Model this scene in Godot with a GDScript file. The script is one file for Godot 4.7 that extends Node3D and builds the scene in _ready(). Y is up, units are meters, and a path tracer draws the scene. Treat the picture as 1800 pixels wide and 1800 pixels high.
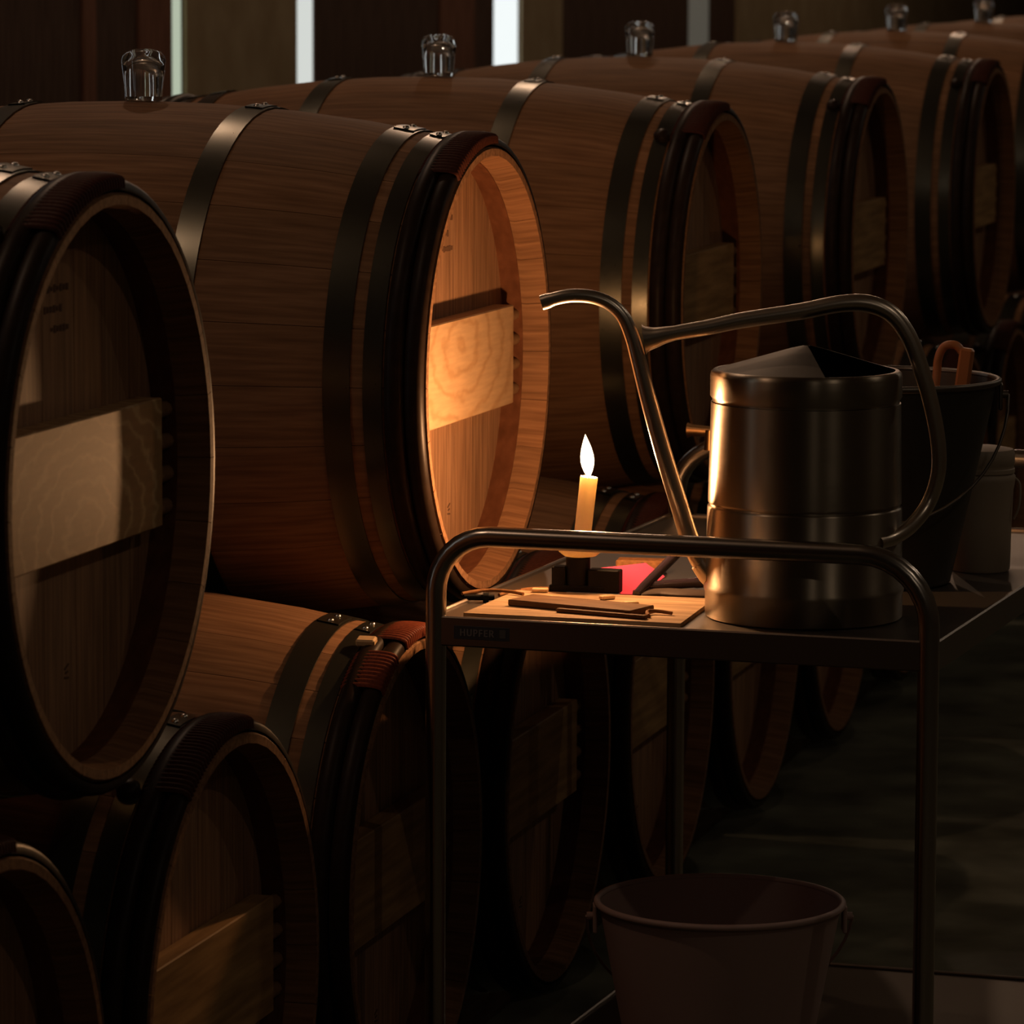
extends Node3D
# A candlelit wine cellar: two tiers of oak barrels, a steel trolley with a candle, a spouted can and pails.

const TRAY := 0.7827          # height of the trolley's upper tray

var M := {}
var used := {}

# ---------------------------------------------------------------- mesh building
class MB:
	var v := PackedVector3Array()
	var n := PackedVector3Array()
	var uv := PackedVector2Array()
	var idx := PackedInt32Array()

	func vert(p: Vector3, nn: Vector3, t: Vector2) -> int:
		v.append(p)
		n.append(nn)
		uv.append(t)
		return v.size() - 1

	func tri(a: int, b: int, c: int) -> void:
		var x := (v[b] - v[a]).cross(v[c] - v[a])
		if x.length_squared() < 1e-18:
			return
		if x.dot(n[a] + n[b] + n[c]) > 0.0:
			idx.append_array([a, c, b])
		else:
			idx.append_array([a, b, c])

	func quad(a: int, b: int, c: int, d: int) -> void:
		tri(a, b, c)
		tri(a, c, d)

	func flat(pts: Array, nn: Vector3) -> void:
		var first := v.size()
		for p: Vector3 in pts:
			var t := Vector2(p.x, p.z)
			if absf(nn.x) > 0.6:
				t = Vector2(p.z, p.y)
			elif absf(nn.z) > 0.6:
				t = Vector2(p.x, p.y)
			vert(p, nn, t)
		for i in range(1, pts.size() - 1):
			tri(first, first + i, first + i + 1)

	# box with chamfered edges
	func box(c: Vector3, s: Vector3, b := 0.001, x := Transform3D()) -> void:
		var h := s * 0.5
		b = minf(b, minf(h.x, minf(h.y, h.z)) * 0.6)
		var axes := [Vector3(1, 0, 0), Vector3(0, 1, 0), Vector3(0, 0, 1)]
		var hs := [h.x, h.y, h.z]
		for i in 3:
			var j := (i + 1) % 3
			var k := (i + 2) % 3
			for s1 in [-1.0, 1.0]:
				var face := []
				for q in [[-1, -1], [1, -1], [1, 1], [-1, 1]]:
					face.append(x * (c + axes[i] * (s1 * hs[i]) + axes[j] * (q[0] * (hs[j] - b)) + axes[k] * (q[1] * (hs[k] - b))))
				flat(face, (x.basis * (axes[i] * s1)).normalized())
				for s2 in [-1.0, 1.0]:
					var e := []
					for s3 in [-1.0, 1.0]:
						e.append(x * (c + axes[i] * (s1 * hs[i]) + axes[j] * (s2 * (hs[j] - b)) + axes[k] * (s3 * (hs[k] - b))))
					for s3 in [1.0, -1.0]:
						e.append(x * (c + axes[i] * (s1 * (hs[i] - b)) + axes[j] * (s2 * hs[j]) + axes[k] * (s3 * (hs[k] - b))))
					flat(e, (x.basis * (axes[i] * s1 + axes[j] * s2)).normalized())
		for a in [-1.0, 1.0]:
			for d in [-1.0, 1.0]:
				for g in [-1.0, 1.0]:
					flat([x * (c + Vector3(a * h.x, d * (h.y - b), g * (h.z - b))), x * (c + Vector3(a * (h.x - b), d * h.y, g * (h.z - b))), x * (c + Vector3(a * (h.x - b), d * (h.y - b), g * h.z))], (x.basis * Vector3(a, d, g)).normalized())

	# revolve a profile of (radius, height) about the y axis of x
	func lathe(prof: Array, segs: int, x := Transform3D(), a0 := 0.0, a1 := TAU, sharp := 40.0) -> void:
		var sn := []
		for i in prof.size() - 1:
			var d: Vector2 = prof[i + 1] - prof[i]
			sn.append(Vector2(d.y, -d.x).normalized())
		var along := 0.0
		for i in prof.size() - 1:
			var p: Vector2 = prof[i]
			var q: Vector2 = prof[i + 1]
			var np: Vector2 = sn[i]
			var nq: Vector2 = sn[i]
			if i > 0 and rad_to_deg(absf((sn[i - 1] as Vector2).angle_to(sn[i]))) < sharp:
				np = ((sn[i - 1] as Vector2) + sn[i]).normalized()
			if i < sn.size() - 1 and rad_to_deg(absf((sn[i + 1] as Vector2).angle_to(sn[i]))) < sharp:
				nq = ((sn[i + 1] as Vector2) + sn[i]).normalized()
			var l := p.distance_to(q)
			var first := v.size()
			for k in segs + 1:
				var a := lerpf(a0, a1, float(k) / segs)
				var c := Vector3(cos(a), 0, sin(a))
				vert(x * (c * p.x + Vector3(0, p.y, 0)), (x.basis * (c * np.x + Vector3(0, np.y, 0))).normalized(), Vector2(float(k) / segs, along))
				vert(x * (c * q.x + Vector3(0, q.y, 0)), (x.basis * (c * nq.x + Vector3(0, nq.y, 0))).normalized(), Vector2(float(k) / segs, along + l))
			for k in segs:
				var o := first + k * 2
				quad(o, o + 1, o + 3, o + 2)
			along += l

	# a round bar along a line of points
	func tube(pts: Array, rads: Array, segs := 12, caps := true, squash := 1.0) -> void:
		var m := pts.size()
		var tg := []
		for i in m:
			var a: Vector3 = pts[maxi(i - 1, 0)]
			var b: Vector3 = pts[mini(i + 1, m - 1)]
			tg.append((b - a).normalized())
		var up := Vector3.UP if absf((tg[0] as Vector3).y) < 0.9 else Vector3.RIGHT
		var side: Vector3 = (tg[0] as Vector3).cross(up).normalized()
		var rings := []
		var along := 0.0
		for i in m:
			var t: Vector3 = tg[i]
			side = (side - t * side.dot(t)).normalized()
			var other := t.cross(side)
			if i > 0:
				along += (pts[i] as Vector3).distance_to(pts[i - 1])
			var r: float = rads[mini(i, rads.size() - 1)]
			var first := v.size()
			for k in segs + 1:
				var a := TAU * k / segs
				var nn := side * cos(a) + other * (sin(a) / squash)
				vert((pts[i] as Vector3) + side * (cos(a) * r) + other * (sin(a) * r * squash), nn.normalized(), Vector2(float(k) / segs, along))
			rings.append(first)
		for i in m - 1:
			for k in segs:
				quad(rings[i] + k, rings[i] + k + 1, rings[i + 1] + k + 1, rings[i + 1] + k)
		if caps:
			for e in [0, m - 1]:
				var nn: Vector3 = -tg[0] if e == 0 else tg[m - 1]
				var c := vert(pts[e], nn, Vector2.ZERO)
				var ring := []
				for k in segs + 1:
					ring.append(vert(v[rings[e] + k], nn, Vector2.ZERO))
				for k in segs:
					tri(c, ring[k], ring[k + 1])

	func mesh() -> ArrayMesh:
		var a := []
		a.resize(Mesh.ARRAY_MAX)
		a[Mesh.ARRAY_VERTEX] = v
		a[Mesh.ARRAY_NORMAL] = n
		a[Mesh.ARRAY_TEX_UV] = uv
		a[Mesh.ARRAY_INDEX] = idx
		var m := ArrayMesh.new()
		m.add_surface_from_arrays(Mesh.PRIMITIVE_TRIANGLES, a)
		return m


func spline(pts: Array, steps := 6) -> Array:
	var out := []
	var m := pts.size()
	for i in m - 1:
		var p0: Vector3 = pts[maxi(i - 1, 0)]
		var p1: Vector3 = pts[i]
		var p2: Vector3 = pts[i + 1]
		var p3: Vector3 = pts[mini(i + 2, m - 1)]
		for k in steps:
			var t := float(k) / steps
			out.append(p1.cubic_interpolate(p2, p0, p3, t))
	out.append(pts[m - 1])
	return out


func numbered(called: String) -> String:
	var k: int = used.get(called, 0)
	used[called] = k + 1
	return called if k == 0 else "%s_%03d" % [called, k]


func obj(called: String, mesh: Mesh, mat: Material, parent: Node = self) -> MeshInstance3D:
	var o := MeshInstance3D.new()
	o.name = numbered(called) if parent == self else called
	o.mesh = mesh
	o.material_override = mat
	parent.add_child(o, true)
	return o


func tag(o: Node, label: String, category: String, group := "") -> Node:
	o.set_meta("label", label)
	o.set_meta("category", category)
	if group:
		o.set_meta("group", group)
	return o


func thing(called: String, label: String, category: String, at := Vector3.ZERO, turn := 0.0, group := "") -> Node3D:
	var o := Node3D.new()
	o.name = numbered(called)
	add_child(o)
	o.position = at
	o.rotation.y = turn
	tag(o, label, category, group)
	return o


func struct(called: String, mesh: Mesh, mat: Material) -> MeshInstance3D:
	var o := obj(called, mesh, mat)
	o.set_meta("kind", "structure")
	return o


# ---------------------------------------------------------------- materials
func lin(r: float, g: float, b: float, a := 1.0) -> Color:
	var c := Color(r, g, b).linear_to_srgb()
	c.a = a
	return c


func plain(c: Color, rough := 0.7, metal := 0.0) -> StandardMaterial3D:
	var m := StandardMaterial3D.new()
	m.albedo_color = c
	m.roughness = rough
	m.metallic = metal
	return m


func grain_texture(seed_: int, lo: float, hi: float, freq := 0.02) -> NoiseTexture2D:
	var f := FastNoiseLite.new()
	f.seed = seed_
	f.noise_type = FastNoiseLite.TYPE_SIMPLEX_SMOOTH
	f.frequency = freq
	f.fractal_octaves = 4
	var t := NoiseTexture2D.new()
	t.width = 512
	t.height = 512
	t.seamless = true
	t.noise = f
	var g := Gradient.new()
	g.set_color(0, Color(lo, lo * 0.97, lo * 0.94))
	g.set_color(1, Color(hi, hi, hi))
	t.color_ramp = g
	return t


func wood(c: Color, tex: Texture2D, scale: Vector3, off := Vector3.ZERO, rough := 0.8) -> StandardMaterial3D:
	var m := plain(c, rough)
	m.albedo_texture = tex
	m.uv1_triplanar = true
	m.uv1_scale = scale
	m.uv1_offset = off
	m.metallic_specular = 0.22
	return m


# flat-sawn board with growth rings that run round a heart, as colour
func figured_board(seed_: int, knot: Vector2, knot_r: float, lines: float, base: Color, light: Color) -> ImageTexture:
	var w := 420
	var h := 140
	var f := FastNoiseLite.new()
	f.seed = seed_
	f.frequency = 0.012
	f.fractal_octaves = 3
	var fine := FastNoiseLite.new()
	fine.seed = seed_ + 9
	fine.frequency = 0.05
	var im := Image.create(w, h, false, Image.FORMAT_RGB8)
	for y in h:
		for x in w:
			var p := Vector2(x / float(w) * 3.0, y / float(h))
			var d := Vector2((p.x - knot.x) * 0.55, p.y - knot.y)
			var r := d.length() + 0.07 * f.get_noise_2d(x, y * 2.0) + 0.012 * fine.get_noise_2d(x, y)
			var band := 0.5 + 0.5 * sin(r * lines)
			band = pow(band, 5.0)
			if r < knot_r:
				band *= 0.25
			var s := 0.5 + 0.5 * fine.get_noise_2d(x * 0.25, y * 2.2)
			im.set_pixel(x, y, base.lerp(light, band) * (0.9 + 0.13 * s))
	return ImageTexture.create_from_image(im)


func make_materials() -> void:
	var g1 := grain_texture(3, 0.72, 1.0, 0.02)
	var g2 := grain_texture(8, 0.72, 1.0, 0.012)
	var tones := [Color(0.96, 0.95, 0.95), Color(0.9, 0.89, 0.88), Color(1.0, 0.97, 0.94), Color(0.94, 0.91, 0.88), Color(0.87, 0.86, 0.84)]
	M.stave = []
	M.head = []
	for i in 5:
		var t: Color = tones[i]
		M.stave.append(wood(lin(0.37 * t.r, 0.20 * t.g, 0.105 * t.b), g1, Vector3(0.5, 9, 9), Vector3(0.13 * i, 0.31 * i, 0.17 * i), 0.62))
		M.stave[i].metallic_specular = 0.22
		M.head.append(wood(lin(0.46 * t.r, 0.255 * t.g, 0.135 * t.b), g1, Vector3(9, 0.5, 9), Vector3(0.3 * i, 0.2 * i, 0.37 * i), 0.6))
		M.head[i].metallic_specular = 0.5
	M.croze = wood(lin(0.19, 0.075, 0.036), g2, Vector3(6, 6, 6), Vector3.ZERO, 0.7)
	M.bars = []
	var b0 := figured_board(21, Vector2(1.5, 0.78), 0.05, 44.0, lin(0.42, 0.235, 0.10), lin(0.66, 0.43, 0.22))
	var b1 := figured_board(34, Vector2(1.62, 0.28), 0.0, 30.0, lin(0.54, 0.345, 0.185), lin(0.45, 0.265, 0.13))
	for t: Texture2D in [b0, b1]:
		var m := plain(Color.WHITE, 0.55)
		m.metallic_specular = 0.4
		m.albedo_texture = t
		m.uv1_scale = Vector3(1.0 / 0.46, -1.0 / 0.14, 1)
		m.uv1_offset = Vector3(0.5, 0.5, 0)
		M.bars.append(m)
	M.plain_bar = wood(lin(0.50, 0.30, 0.13), g2, Vector3(8, 8, 0.7), Vector3.ZERO, 0.6)
	M.peg = wood(lin(0.30, 0.17, 0.085), g2, Vector3(4, 4, 4))
	M.sapling = wood(lin(0.030, 0.018, 0.012), g2, Vector3(6, 6, 6), Vector3.ZERO, 0.42)
	M.wicker_dark = wood(lin(0.085, 0.026, 0.016), g1, Vector3(20, 20, 20), Vector3.ZERO, 0.55)
	M.wicker = wood(lin(0.24, 0.06, 0.03), g1, Vector3(20, 20, 20), Vector3.ZERO, 0.5)
	M.hoop = plain(lin(0.13, 0.125, 0.10), 0.36, 0.9)
	M.hoop.roughness_texture = grain_texture(17, 0.86, 1.0, 0.03)
	M.hoop.uv1_triplanar = true
	M.hoop.uv1_scale = Vector3(5, 5, 5)
	M.hoop.roughness = 0.31
	M.rivet = plain(lin(0.6, 0.58, 0.54), 0.25, 1.0)
	M.ink = plain(lin(0.12, 0.06, 0.03), 0.8)
	M.beam = wood(lin(0.10, 0.07, 0.045), g1, Vector3(8, 8, 0.6))
	M.steel = plain(lin(0.19, 0.165, 0.14), 0.45, 1.0)
	M.tube = plain(lin(0.42, 0.38, 0.34), 0.24, 1.0)
	M.edge = plain(lin(0.24, 0.20, 0.17), 0.42, 1.0)
	M.can = plain(lin(0.30, 0.25, 0.19), 0.42, 1.0)
	M.can.anisotropy_enabled = true
	M.can.anisotropy = -0.88
	M.spout = plain(lin(0.60, 0.52, 0.43), 0.30, 1.0)
	M.lid = plain(lin(0.17, 0.15, 0.12), 0.5, 1.0)
	M.can.roughness_texture = grain_texture(31, 0.75, 1.0, 0.03)
	M.can.uv1_triplanar = true
	M.can.uv1_scale = Vector3(2, 18, 2)
	M.dark_metal = plain(lin(0.010, 0.009, 0.008), 0.6)
	M.dark_metal.metallic_specular = 0.25
	M.galv = plain(lin(0.07, 0.062, 0.05), 0.5, 0.5)
	M.pail = plain(lin(0.40, 0.27, 0.24), 0.55, 0.0)
	M.rubber = plain(lin(0.02, 0.02, 0.02), 0.8)
	M.plastic = plain(lin(0.40, 0.32, 0.24), 0.5)
	M.wax = plain(lin(0.92, 0.83, 0.66), 0.45)
	M.wax.backlight_enabled = true
	M.wax.backlight = Color(1.0, 0.92, 0.72)
	M.wick = plain(lin(0.02, 0.015, 0.01), 0.9)
	M.pink = plain(lin(0.80, 0.07, 0.17), 0.6)
	M.paleboard = wood(lin(0.58, 0.40, 0.24), g2, Vector3(1.2, 8, 8))
	M.lath = wood(lin(0.20, 0.11, 0.055), g1, Vector3(1.2, 10, 10))
	M.willow = wood(lin(0.32, 0.15, 0.06), g1, Vector3(10, 10, 10))
	M.chip = plain(lin(0.6, 0.4, 0.2), 0.7)
	M.pen = plain(lin(0.03, 0.02, 0.028), 0.25)
	M.brass = plain(lin(0.5, 0.28, 0.12), 0.35, 1.0)
	M.copper = plain(lin(0.55, 0.2, 0.07), 0.4)
	M.glass = plain(Color(0.96, 0.96, 0.96, 0.02), 0.0)
	M.glass.transparency = BaseMaterial3D.TRANSPARENCY_ALPHA
	M.glass.refraction_enabled = true
	M.glass.refraction_scale = 0.05
	var fl := plain(Color(1, 0.9, 0.7), 1.0)
	fl.emission_enabled = true
	fl.emission = lin(1.0, 0.74, 0.42)
	fl.emission_energy_multiplier = 9.0
	M.flame = fl
	M.concrete = wood(lin(0.33, 0.275, 0.175), grain_texture(41, 0.88, 1.0, 0.01), Vector3(0.8, 0.8, 0.8), Vector3.ZERO, 0.9)
	M.floor = wood(lin(0.26, 0.26, 0.19), grain_texture(43, 0.6, 1.0, 0.01), Vector3(0.7, 0.7, 0.7), Vector3.ZERO, 0.55)
	M.timber = wood(lin(0.10, 0.065, 0.05), g1, Vector3(5, 0.4, 5), Vector3.ZERO, 0.8)
	M.timber_red = wood(lin(0.22, 0.11, 0.075), g1, Vector3(5, 0.4, 5), Vector3.ZERO, 0.8)
	M.plaster = plain(lin(0.12, 0.10, 0.075), 0.95)


# ---------------------------------------------------------------- barrels
const RB := 0.343      # bilge
const RE := 0.289      # chime
func rad(x: float) -> float:
	return RB - (RB - RE) * pow(absf(x) / 0.475, 2.0)


const AXIS_X := Basis(Vector3(0, 0, -1), Vector3(1, 0, 0), Vector3(0, -1, 0))   # lathe's y becomes x; lathe angle 0 is -z, 90 degrees is -y


func stave_mesh() -> ArrayMesh:
	var b := MB.new()
	var half := PI / 26.0
	var hg := half - 0.0011
	var xs := [-0.475, -0.473, -0.447, -0.40, -0.30, -0.2, -0.1, 0.0, 0.1, 0.2, 0.30, 0.40, 0.447, 0.473, 0.475]
	var rows := []
	for x: float in xs:
		var r := rad(x)
		if absf(x) > 0.474:
			r -= 0.0015
		var t := 0.0225 if absf(x) < 0.45 else (0.0095 if absf(x) > 0.474 else 0.0105)
		var slope := atan(2.0 * (RB - RE) * x / (0.475 * 0.475))
		var row := []
		for q in [[-hg, -0.0009], [-hg * 0.93, 0.0], [0.0, 0.0], [hg * 0.93, 0.0], [hg, -0.0009]]:
			var a: float = q[0]
			var c := Vector3(0, cos(a), sin(a))
			var nn := Vector3(sin(slope), cos(a) * cos(slope), sin(a) * cos(slope))
			row.append(b.vert(c * (r + q[1]) + Vector3(x, 0, 0), nn, Vector2(x, a)))
		for a in [hg, 0.0, -hg]:     # the inner face
			var c := Vector3(0, cos(a), sin(a))
			row.append(b.vert(c * (r - t) + Vector3(x, 0, 0), -c, Vector2(x, a)))
		rows.append(row)
	for i in rows.size() - 1:
		for k in 4:
			b.quad(rows[i][k], rows[i][k + 1], rows[i + 1][k + 1], rows[i + 1][k])
		for k in [5, 6]:
			b.quad(rows[i][k], rows[i][k + 1], rows[i + 1][k + 1], rows[i + 1][k])
		for e in [[4, 5, hg, 1.0], [0, 7, -hg, -1.0]]:
			var nn := Vector3(0, -sin(e[2]), cos(e[2])) * float(e[3])
			b.flat([b.v[rows[i][e[0]]], b.v[rows[i][e[1]]], b.v[rows[i + 1][e[1]]], b.v[rows[i + 1][e[0]]]], nn)
	for e in [0, rows.size() - 1]:
		var pts := []
		for k in 8:
			pts.append(b.v[rows[e][k]])
		b.flat(pts, Vector3(-1 if e == 0 else 1, 0, 0))
	return b.mesh()


func ring_mesh(x0: float, x1: float, lift: float, thick: float) -> ArrayMesh:
	var b := MB.new()
	var prof := []
	var m := 4
	for i in m + 1:
		var x := lerpf(x0, x1, float(i) / m)
		prof.append(Vector2(rad(x) + lift + thick, x))
	prof.append(Vector2(rad(x1) + lift, x1))
	prof.append(Vector2(rad(x0) + lift, x0))
	prof.append(prof[0])
	b.lathe(prof, 72, Transform3D(AXIS_X, Vector3.ZERO))
	return b.mesh()


func sapling_mesh(xc: float, half: float, high: float) -> ArrayMesh:
	var b := MB.new()
	var prof := []
	for i in 9:
		var a := PI * i / 8.0
		prof.append(Vector2(rad(xc) + high * pow(sin(a), 0.7), xc - half * cos(a)))
	prof.append(prof[0])
	b.lathe(prof, 72, Transform3D(AXIS_X, Vector3.ZERO), 0.0, TAU, 60.0)
	return b.mesh()


# willow wound round the wooden hoops over an arc; angles from the top, seen from the head, positive away from the viewer
func lashing_mesh(d0: float, d1: float, x0: float, x1: float) -> ArrayMesh:
	var b := MB.new()
	var turns := int((d1 - d0) / 1.35)
	var cols := turns * 6
	var grid := []
	for c in cols + 1:
		var dd := lerpf(d0, d1, float(c) / cols)
		var a := deg_to_rad(dd)
		var bump := 0.0027 * absf(sin(PI * turns * float(c) / cols))
		var row := []
		for i in 13:
			var t := PI * i / 12.0
			var xm := (x0 + x1) * 0.5
			var hw := (x1 - x0) * 0.5 + bump
			var x := xm - hw * cos(t)
			var r := rad(xm) - 0.001 + (0.0135 + bump) * pow(sin(t), 0.4)
			row.append(Vector3(x, r * cos(a), -r * sin(a)))
		grid.append(row)
	for c in cols + 1:
		for i in 13:
			var p: Vector3 = grid[c][i]
			var u: Vector3 = (grid[mini(c + 1, cols)][i] as Vector3) - grid[maxi(c - 1, 0)][i]
			var w: Vector3 = (grid[c][mini(i + 1, 12)] as Vector3) - grid[c][maxi(i - 1, 0)]
			var nn := u.cross(w).normalized()
			if nn.dot(Vector3(0, p.y, p.z)) < 0.0 and i > 0 and i < 12:
				nn = -nn
			elif (i == 0 and nn.x > 0.0) or (i == 12 and nn.x < 0.0):
				nn = -nn
			b.vert(p, nn, Vector2(i, c))
	for c in cols:
		for i in 12:
			b.quad(c * 13 + i, c * 13 + i + 1, (c + 1) * 13 + i + 1, (c + 1) * 13 + i)
	return b.mesh()


func head_board_mesh(z0: float, z1: float) -> ArrayMesh:
	var b := MB.new()
	var r := 0.2775
	var xf := 0.412
	var xb := 0.390
	var up := []
	for i in 9:
		var z := lerpf(z0, z1, i / 8.0)
		up.append(Vector2(z, sqrt(maxf(r * r - z * z, 0.0001))))
	var e := 0.0007
	var front := []
	for p: Vector2 in up:
		front.append(Vector3(xf, p.y, clampf(p.x, z0 + e, z1 - e)))
	for i in range(8, -1, -1):
		front.append(Vector3(xf, -(up[i] as Vector2).y, clampf((up[i] as Vector2).x, z0 + e, z1 - e)))
	b.flat(front, Vector3(1, 0, 0))
	for i in front.size():
		var p: Vector3 = front[i]
		var q: Vector3 = front[(i + 1) % front.size()]
		var d := q - p
		var nn := Vector3(0, d.z, -d.y).normalized()
		var mid := (p + q) * 0.5
		if nn.dot(Vector3(0, mid.y, mid.z - (z0 + z1) * 0.5)) < 0.0:
			nn = -nn
		b.flat([p, q, Vector3(xb, q.y, q.z), Vector3(xb, p.y, p.z)], nn)
	return b.mesh()


var cache := {}


func make_barrel(called: String, upper: bool, coiled := false) -> Node3D:
	var t := thing(called, "", "barrel")
	# children sit in a frame whose x axis runs through the heads
	var up := Vector3(0, RB, 0)
	if cache.is_empty():
		cache.stave = stave_mesh()
		cache.hoops = []
		for h in [[0.399, 0.422], [0.350, 0.383], [0.148, 0.181], [-0.181, -0.148], [-0.383, -0.350], [-0.422, -0.399]]:
			cache.hoops.append(ring_mesh(h[0], h[1], 0.0003, 0.0016))
		cache.sap = [sapling_mesh(0.461, 0.0125, 0.0125), sapling_mesh(0.437, 0.0125, 0.0125), sapling_mesh(-0.461, 0.0125, 0.0125), sapling_mesh(-0.437, 0.0125, 0.0125)]
		var c := MB.new()
		c.lathe([Vector2(0.2815, 0.4115), Vector2(0.2762, 0.4115), Vector2(0.2724, 0.4400), Vector2(0.2752, 0.4400)], 72, Transform3D(AXIS_X, Vector3.ZERO))
		cache.croze = c.mesh()
		cache.boards = []
		var zs := [-0.27, -0.205, -0.125, -0.048, 0.038, 0.115, 0.2, 0.27]
		for i in 7:
			cache.boards.append(head_board_mesh(zs[i], zs[i + 1]))
		var bar := MB.new()
		bar.box(Vector3(0.4265, 0, 0), Vector3(0.028, 0.134, 0.452), 0.0015)
		cache.bar = bar.mesh()
		var peg := MB.new()
		peg.tube([Vector3(0.4280, 0, 0.226), Vector3(0.4280, 0, 0.2745)], [0.0085], 10)
		cache.peg = peg.mesh()
		cache.lash_u = lashing_mesh(-31.0, 5.0, 0.424, 0.4745)
		cache.lash_l1 = lashing_mesh(-12.0, 12.0, 0.424, 0.4745)
		cache.lash_l0 = lashing_mesh(-33.0, 10.0, 0.424, 0.4745)
		cache.lash_l2 = lashing_mesh(-33.0, -19.0, 0.424, 0.4745)
		var rv := MB.new()
		rv.lathe([Vector2(0.0045, 0), Vector2(0.004, 0.0018), Vector2(0.002, 0.003), Vector2(0.0, 0.0033)], 10, Transform3D(), 0.0, TAU, 60.0)
		cache.rivet = rv.mesh()
		var kb := MB.new()
		kb.lathe([Vector2(0.0, -0.006), Vector2(0.012, -0.006), Vector2(0.013, 0.008), Vector2(0.009, 0.013), Vector2(0.0, 0.0145)], 14, Transform3D(), 0.0, TAU, 50.0)
		cache.knob = kb.mesh()
	for k in 26:
		var s := obj("stave", cache.stave, M.stave[(k * 7 + k / 3) % 5], t)
		s.transform = Transform3D(Basis(Vector3(1, 0, 0), TAU * k / 26.0), up)
	for k in 6:
		var h := obj("metal_hoop", cache.hoops[k], M.hoop, t)
		h.position = up
		var xm: float = [0.4105, 0.3665, 0.1645, -0.1645, -0.3665, -0.4105][k]
		var lap := MB.new()
		var a0 := deg_to_rad(-90.0 - 6.0)
		var hw := 0.0135 if k in [1, 4] else 0.012
		if k in [0, 5]:
			hw = 0.0095
		lap.lathe([Vector2(rad(xm - hw) + 0.0036, xm - hw), Vector2(rad(xm + hw) + 0.0036, xm + hw), Vector2(rad(xm + hw) + 0.0018, xm + hw), Vector2(rad(xm - hw) + 0.0018, xm - hw), Vector2(rad(xm - hw) + 0.0036, xm - hw)], 6, Transform3D(AXIS_X, Vector3.ZERO), a0, a0 + deg_to_rad(10.0))
		obj("lap_joint", lap.mesh(), M.hoop, h)
		if k < 4:
			for q in [-4.0, 1.5]:
				var r := obj("rivet", cache.rivet, M.rivet, h)
				var a := deg_to_rad(q)
				r.transform = Transform3D(Basis(Vector3(1, 0, 0), -a), Vector3(xm, (rad(xm) + 0.0034) * cos(a), -(rad(xm) + 0.0034) * sin(a)))
	for k in 4:
		obj("wooden_hoop", cache.sap[k], M.sapling, t).position = up
	obj("croze_band", cache.croze, M.croze, t).position = up
	for k in 7:
		obj("head_board", cache.boards[k], M.head[(k * 3 + 1) % 5], t).position = up
	obj("crossbar", cache.bar, M.bars[1] if upper else M.plain_bar, t).position = up
	for sgn in [1.0, -1.0]:
		for y in [-0.051, -0.017, 0.017, 0.051]:
			var p := obj("wooden_peg", cache.peg, M.peg, t)
			p.transform = Transform3D(Basis(Vector3(0, 1, 0), 0.0 if sgn > 0 else PI), up + Vector3(0.4280 * (1.0 - sgn), y, 0))
	if coiled:
		obj("willow_lashing", cache.lash_l1, M.wicker, t).position = up
		obj("willow_lashing", cache.lash_l2, M.wicker, t).position = up
		# the pale cut end of a hoop between the two coils
		var ce := MB.new()
		var ca := deg_to_rad(-15.5)
		ce.box(Vector3.ZERO, Vector3(0.024, 0.009, 0.016), 0.002, Transform3D(Basis(Vector3(1, 0, 0), -ca), Vector3(0.431, (rad(0.431) + 0.012) * cos(ca), -(rad(0.431) + 0.012) * sin(ca))))
		obj("hoop_end", ce.mesh(), M.chip, t).position = up
	else:
		obj("willow_lashing", cache.lash_u if upper else cache.lash_l0, M.wicker_dark, t).position = up
		var kn := obj("hoop_peg", cache.knob, M.sapling, t)
		var ka := deg_to_rad(-33.0)
		kn.transform = Transform3D(Basis(Vector3(1, 0, 0), -ka), up + Vector3(0.411, rad(0.411) * cos(ka), -rad(0.411) * sin(ka)))
	# faint burned marks on the head
	var st := MB.new()
	for q in [[0.195, -0.03, 0.03, 0.008], [0.175, -0.012, 0.034, -0.006], [0.155, -0.03, 0.02, 0.006]]:
		var z := float(q[1])
		while z < q[2]:
			st.box(Vector3(0.4123, q[0], z), Vector3(0.0007, 0.003 + 0.005 * absf(sin(z * 900.0 + q[0] * 70.0)), 0.006), 0.0001, Transform3D())
			z += 0.0085
	if upper:
		obj("burned_mark", st.mesh(), M.ink, t).position = up
		t.get_child(t.get_child_count() - 1).set_meta("kind", "stuff")
	var st2 := MB.new()
	for q in [[-0.004, 0.012, -0.1], [0.004, 0.012, 0.35], [0.0, 0.008, 0.1]]:
		st2.box(Vector3.ZERO, Vector3(0.0007, 0.0022, q[1]), 0.0001, Transform3D(Basis(Vector3(1, 0, 0), q[2]), Vector3(0.4123, -0.19 + q[0] * 1.4, -0.02)))
	obj("burned_number", st2.mesh(), M.ink, t).position = up
	t.get_child(t.get_child_count() - 1).set_meta("kind", "stuff")
	return t


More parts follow.
